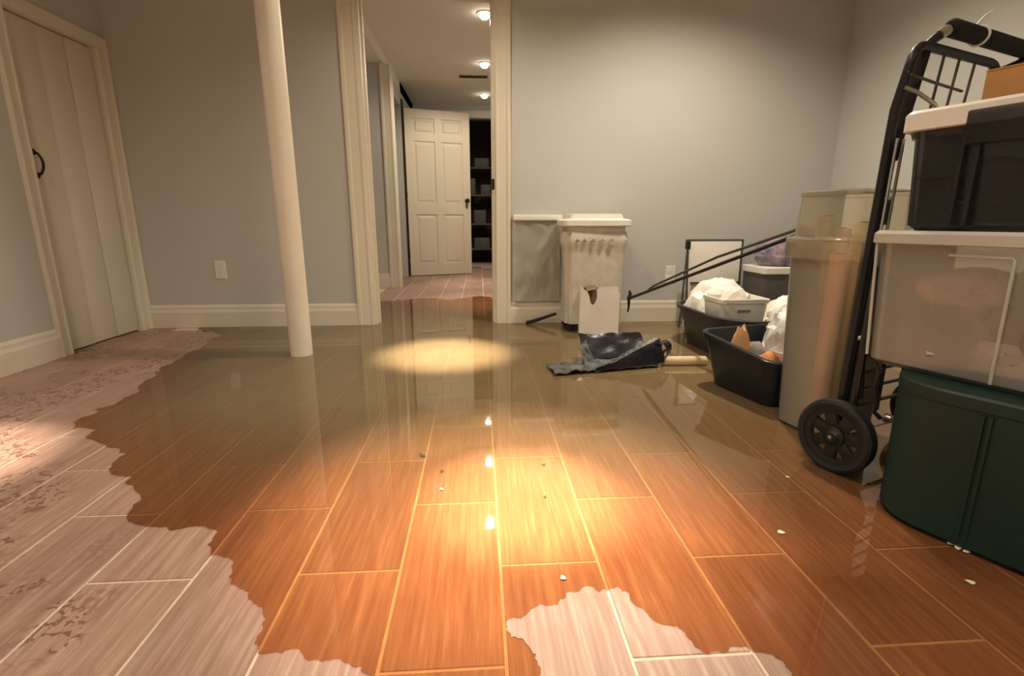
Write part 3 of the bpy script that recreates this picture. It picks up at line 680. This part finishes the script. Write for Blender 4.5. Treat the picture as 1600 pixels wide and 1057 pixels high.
# laundry hamper
hc = (.752, 3.335)
hm = thing('laundry_hamper', 'beige fabric laundry hamper with white lid against the back wall', 'hamper', (*hc, 0))
P = []
NZ = 16
for i in range(NZ + 1):
    z = .055 + (.655 - .055) * i / NZ; q = i / NZ
    hx = .185 + .012 * q + (.012 if .86 < q < .97 else 0); hy = .125 + .01 * q + (.01 if .86 < q < .97 else 0)
    ring = rr(hx, hy, .05, z, 10)
    out = []
    for p in ring:
        v = Vector(p); a = math.atan2(v.y, v.x)
        n_ = noise.noise(Vector((cos(a) * 5, sin(a) * 5, z * 1.6))) * .022 + noise.noise(Vector((cos(a) * 12, sin(a) * 12, z * 3))) * .010
        d_ = Vector((v.x, v.y, 0)).normalized(); out.append(v + d_ * n_)
    P.append(out)
MB().rings(P).build('fabric_bag', 'fabric', hm, smooth=True)
MB().rings([rr(.19, .135, .045, .652), rr(.192, .137, .045, .69)]).build('top_frame', 'greybox', hm, smooth=True).data.materials[0] = M['fabric']
MB().rings([rr(.212, .150, .03, .688), rr(.222, .158, .035, .694), rr(.222, .158, .035, .725), rr(.20, .14, .03, .735), rr(.175, .12, .03, .738), rr(.17, .115, .03, .762), rr(.16, .105, .03, .766)]).build('hamper_lid', 'white', hm, smooth=True)
for dx in (-.13, -.085, -.03, .03, .09): 
    MB().tube([(dx - .012, -.148, .60), (dx, -.16, .612), (dx + .014, -.15, .597), (dx + .004, -.157, .575)], [.005, .008, .006, .003], 7).build('drawstring_knot', 'fabric', hm, smooth=True)
for sx in (-1, 1):
    for sy in (-1, 1):
        cw = MB().lathe([(.010, -.012), (.024, -.010), (.027, 0), (.024, .010), (.010, .012)], (sx * .15, sy * .10, .027), 16, 'y'); cw.b2((sx * .15 - .014, sy * .10 - .018, .035), (sx * .15 + .014, sy * .10 + .018, .058)); cw.build('castor', 'rubber', hm, smooth=True)
MB().rings([rr(.18, .12, .05, .050), rr(.184, .124, .05, .062)]).build('base_plate', 'rubber', hm)
o = MB().tube([(0, 0, .012), (.06, -.003, .028), (.215, -.01, .080)], [.012, .013, .010], 8)
drop('black_bar', o, 'rubber', (.325, 3.475, 0), 0, 'thin black bar resting against the hamper and the floor', 'bar', smooth=True)

# white carton before the hamper, with a torn hole
ct = thing('white_carton', 'white card carton with a torn hole standing before the hamper', 'carton', (.770, 3.155, 0), radians(-3))
hx, hz, dy = .127, .285, .028
outl = [(-hx, 0), (hx, 0), (hx, hz - .015), (.0, hz + .012), (-.022, hz + .014), (-.020, hz - .045), (-.030, hz - .078), (-.045, hz - .092), (-.060, hz - .075), (-.070, hz - .03), (-.085, hz + .0), (-hx, hz + .024)]
MB().prism([(x, -dy, z) for x, z in outl], (0, .006, 0)).build('carton_front', 'carton', ct)
MB().b2((-hx, dy - .004, 0), (hx, dy, hz + .02)).b2((-hx, -dy + .006, 0), (-hx + .004, dy - .004, hz + .02)).b2((hx - .004, -dy + .006, 0), (hx, dy - .004, hz - .015)).b2((-hx, -dy + .006, 0), (hx, dy - .004, .004)).build('carton_shell', 'carton', ct)
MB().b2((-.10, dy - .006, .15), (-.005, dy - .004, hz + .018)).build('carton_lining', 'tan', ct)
MB().add([(-.085, -dy, hz), (-.022, -dy, hz + .014), (-.025, dy - .006, hz + .032), (-.09, dy - .006, hz + .028)], [(0, 1, 2, 3)]).build('carton_flap', 'tan', ct)

# clear plastic sheet hanging on the wall left of the hamper
def sheet_mesh(x0, x1, z0, z1, seed):
    mb = MB(); nx, nz = 26, 40; off = Vector((seed, 0, 0))
    fr_, bk_ = [], []
    for i in range(nz + 1):
        for j in range(nx + 1):
            x = x0 + (x1 - x0) * j / nx; z = z0 + (z1 - z0) * i / nz
            b_ = .024 + .012 * noise.noise(Vector((x * 6, z * 7, 0)) + off) + .008 * (1 - 2 * abs(noise.noise(Vector((x * 14, z * 9, 3)) + off)))
            x_ = x + .006 * noise.noise(Vector((z * 9, j / nx * 1.0, 5)))
            fr_.append((x_, -b_ - .001, z)); bk_.append((x_, -b_ + .001, z))
    n = len(fr_); F_ = []
    for i in range(nz):
        for j in range(nx):
            a = i * (nx + 1) + j; F_.append((a, a + 1, a + nx + 2, a + nx + 1)); F_.append((n + a, n + a + nx + 1, n + a + nx + 2, n + a + 1))
    return mb.add(fr_ + bk_, F_)
sh_ = thing('plastic_sheet', 'clear wrinkled plastic sheet hanging on the wall between casing and hamper', 'plastic sheet', (.235, WB, .0))
sheet_mesh(0, .33, .165, .745, 2.0).build('sheet_film', 'sheet', sh_, smooth=True)
MB().rings([[(x, y, z) for y, z in ((-.045, .725), (-.045, .762), (-.002, .765), (-.002, .725))] for x in (0, .12, .34)]).build('sheet_hem', 'white', sh_, bevel=.006)

# crumpled dark plastic liner in the water
ln = thing('plastic_liner', 'crumpled dark plastic liner half afloat before the white carton', 'liner', (.62, 2.38, 0))
def crumple(poly_uv, f, nu, nv, seed, amp, m, name, thick=.004):
    """a bent sheet: f(u, v) gives the local point, crumpled by noise and given thickness"""
    g_ = [[Vector(f(i / nu, j / nv)) for j in range(nv + 1)] for i in range(nu + 1)]
    off = Vector((seed * 2.3, seed, 0)); top, bot = [], []
    for i in range(nu + 1):
        for j in range(nv + 1):
            p = g_[i][j]; q = p + Vector((0, 0, amp * (.6 - 1.2 * abs(noise.noise(p * 16 + off))) + amp * .6 * noise.noise(p * 34 + off)))
            ed = noise.noise(Vector((i * .9, j * .9, seed))) * .012 if i in (0, nu) or j in (0, nv) else 0
            q += Vector((ed, ed * .6, 0)); q.z = max(q.z, .005)
            top.append(q + Vector((0, 0, thick / 2))); bot.append(q - Vector((0, 0, thick / 2)))
    n = len(top); F_ = []; w_ = nv + 1
    for i in range(nu):
        for j in range(nv):
            a = i * w_ + j; F_.append((a, a + 1, a + w_ + 1, a + w_)); F_.append((n + a, n + a + w_, n + a + w_ + 1, n + a + 1))
    rim_ = [i * w_ for i in range(nu + 1)] + [nu * w_ + j for j in range(1, nv + 1)] + [i * w_ + nv for i in range(nu - 1, -1, -1)] + [j for j in range(nv - 1, 0, -1)]
    for a, b in zip(rim_, rim_[1:] + rim_[:1]): F_.append((a, b, n + b, n + a))
    return MB().add(top + bot, F_).build(name, m, ln, smooth=True)
def lerp(a, b, t): return Vector(a) * (1 - t) + Vector(b) * t
def quad(a, b, c, d): return lambda u, v: lerp(lerp(a, b, u), lerp(d, c, u), v)
# coordinates below are relative to the liner's base
crumple(None, quad((-.27, -.14, .01), (.27, -.03, .012), (.30, .10, .014), (-.29, .03, .01)), 26, 12, 1, .022, 'linerlight', 'base_sheet')
crumple(None, quad((-.07, .10, .012), (.30, .11, .02), (.24, .20, .13), (-.10, .19, .125)), 16, 8, 2, .012, 'liner', 'back_fold')
crumple(None, quad((-.10, -.02, .014), (-.02, .12, .01), (-.06, .17, .10), (-.11, .12, .085)), 8, 6, 5, .010, 'linerlight', 'side_fold')
def flap(u, v):
    a = lerp((-.075, -.105, .012), (.285, .02, .135), u); b = lerp((-.05, -.10, .012), (.30, -.02, .03), u)
    p = lerp(a, b, v); p.z += .012 * sin(v * pi); return p
crumple(None, flap, 16, 8, 3, .008, 'liner', 'front_fold')
def flap_edge(u, v):
    a = lerp((-.05, -.075, .014), (.25, .04, .142), u); b = lerp((-.075, -.105, .014), (.285, .02, .138), u); return lerp(a, b, v)
crumple(None, flap_edge, 14, 3, 6, .006, 'linerlight', 'fold_edge')
def curl(u, v):
    a = radians(-70 + 430 * v); c = lerp((.27, .0, .075), (.345, .11, .070), u); r = (.056 - .008 * u) * (1 - .6 * v)
    return c + Vector((cos(a) * r, 0, sin(a) * r))
crumple(None, curl, 10, 14, 4, .008, 'liner', 'curled_end')

# little scraps in the water
sc = [((690, 766), 0, 'tiny pale scrap floating left of the bright pool of light'), ((690, 738), 1, 'tiny dark scrap floating behind the pale one left of the bright pool'),
      ((850, 728), 1, 'tiny dark scrap floating behind the bright pool of light'), ((660, 713), 1, 'long dark scrap floating far out in the water before the hall doorway'),
      ((1220, 834), 0, 'pale scrap floating between the bright pool and the green bin'), ((1230, 747), 0, 'tiny pale scrap floating before the cart wheel'),
      ((1516, 912), 0, 'tiny pale scrap lying before the green bin, apart from the row at its foot'), ((880, 905), 0, 'tiny pale scrap floating before the dry patch at the bottom'),
      ((852, 778), 1, 'tiny dark scrap floating inside the bright pool of light'), ((530, 640), 1, 'tiny dark scrap floating near the reflection of the post'),
      ((1484, 851), 0, 'first of three pale scraps in a row at the foot of the green bin'), ((1496, 858), 0, 'middle of three pale scraps in a row at the foot of the green bin'),
      ((1509, 864), 0, 'nearest of three pale scraps in a row at the foot of the green bin')]
cmesh = {}
for (x, y), dk, lb in sc:
    p = px(x, y)
    if dk not in cmesh:
        s_ = .008
        o = MB().prism([(s_ * cos(a) * q, s_ * .8 * sin(a) * q, 0) for a, q in [(0, 1), (.9, .7), (1.8, 1.1), (2.9, .8), (3.9, 1.0), (5.1, .75)]], (0, .0005, .0012)).build('floating_scrap', 'leafbit' if dk else 'glassbit')
        cmesh[dk] = o
    else:
        o = cmesh[dk].copy(); COL.objects.link(o)
    q = random.uniform(.75, 1.2); o.location = (p.x, p.y, WZ); o.rotation_euler = (0, 0, random.uniform(0, 6)); o.scale = (q * (2 if 'long' in lb else 1), q, q)
    tag(o, lb, 'scrap', 'scraps in the water')
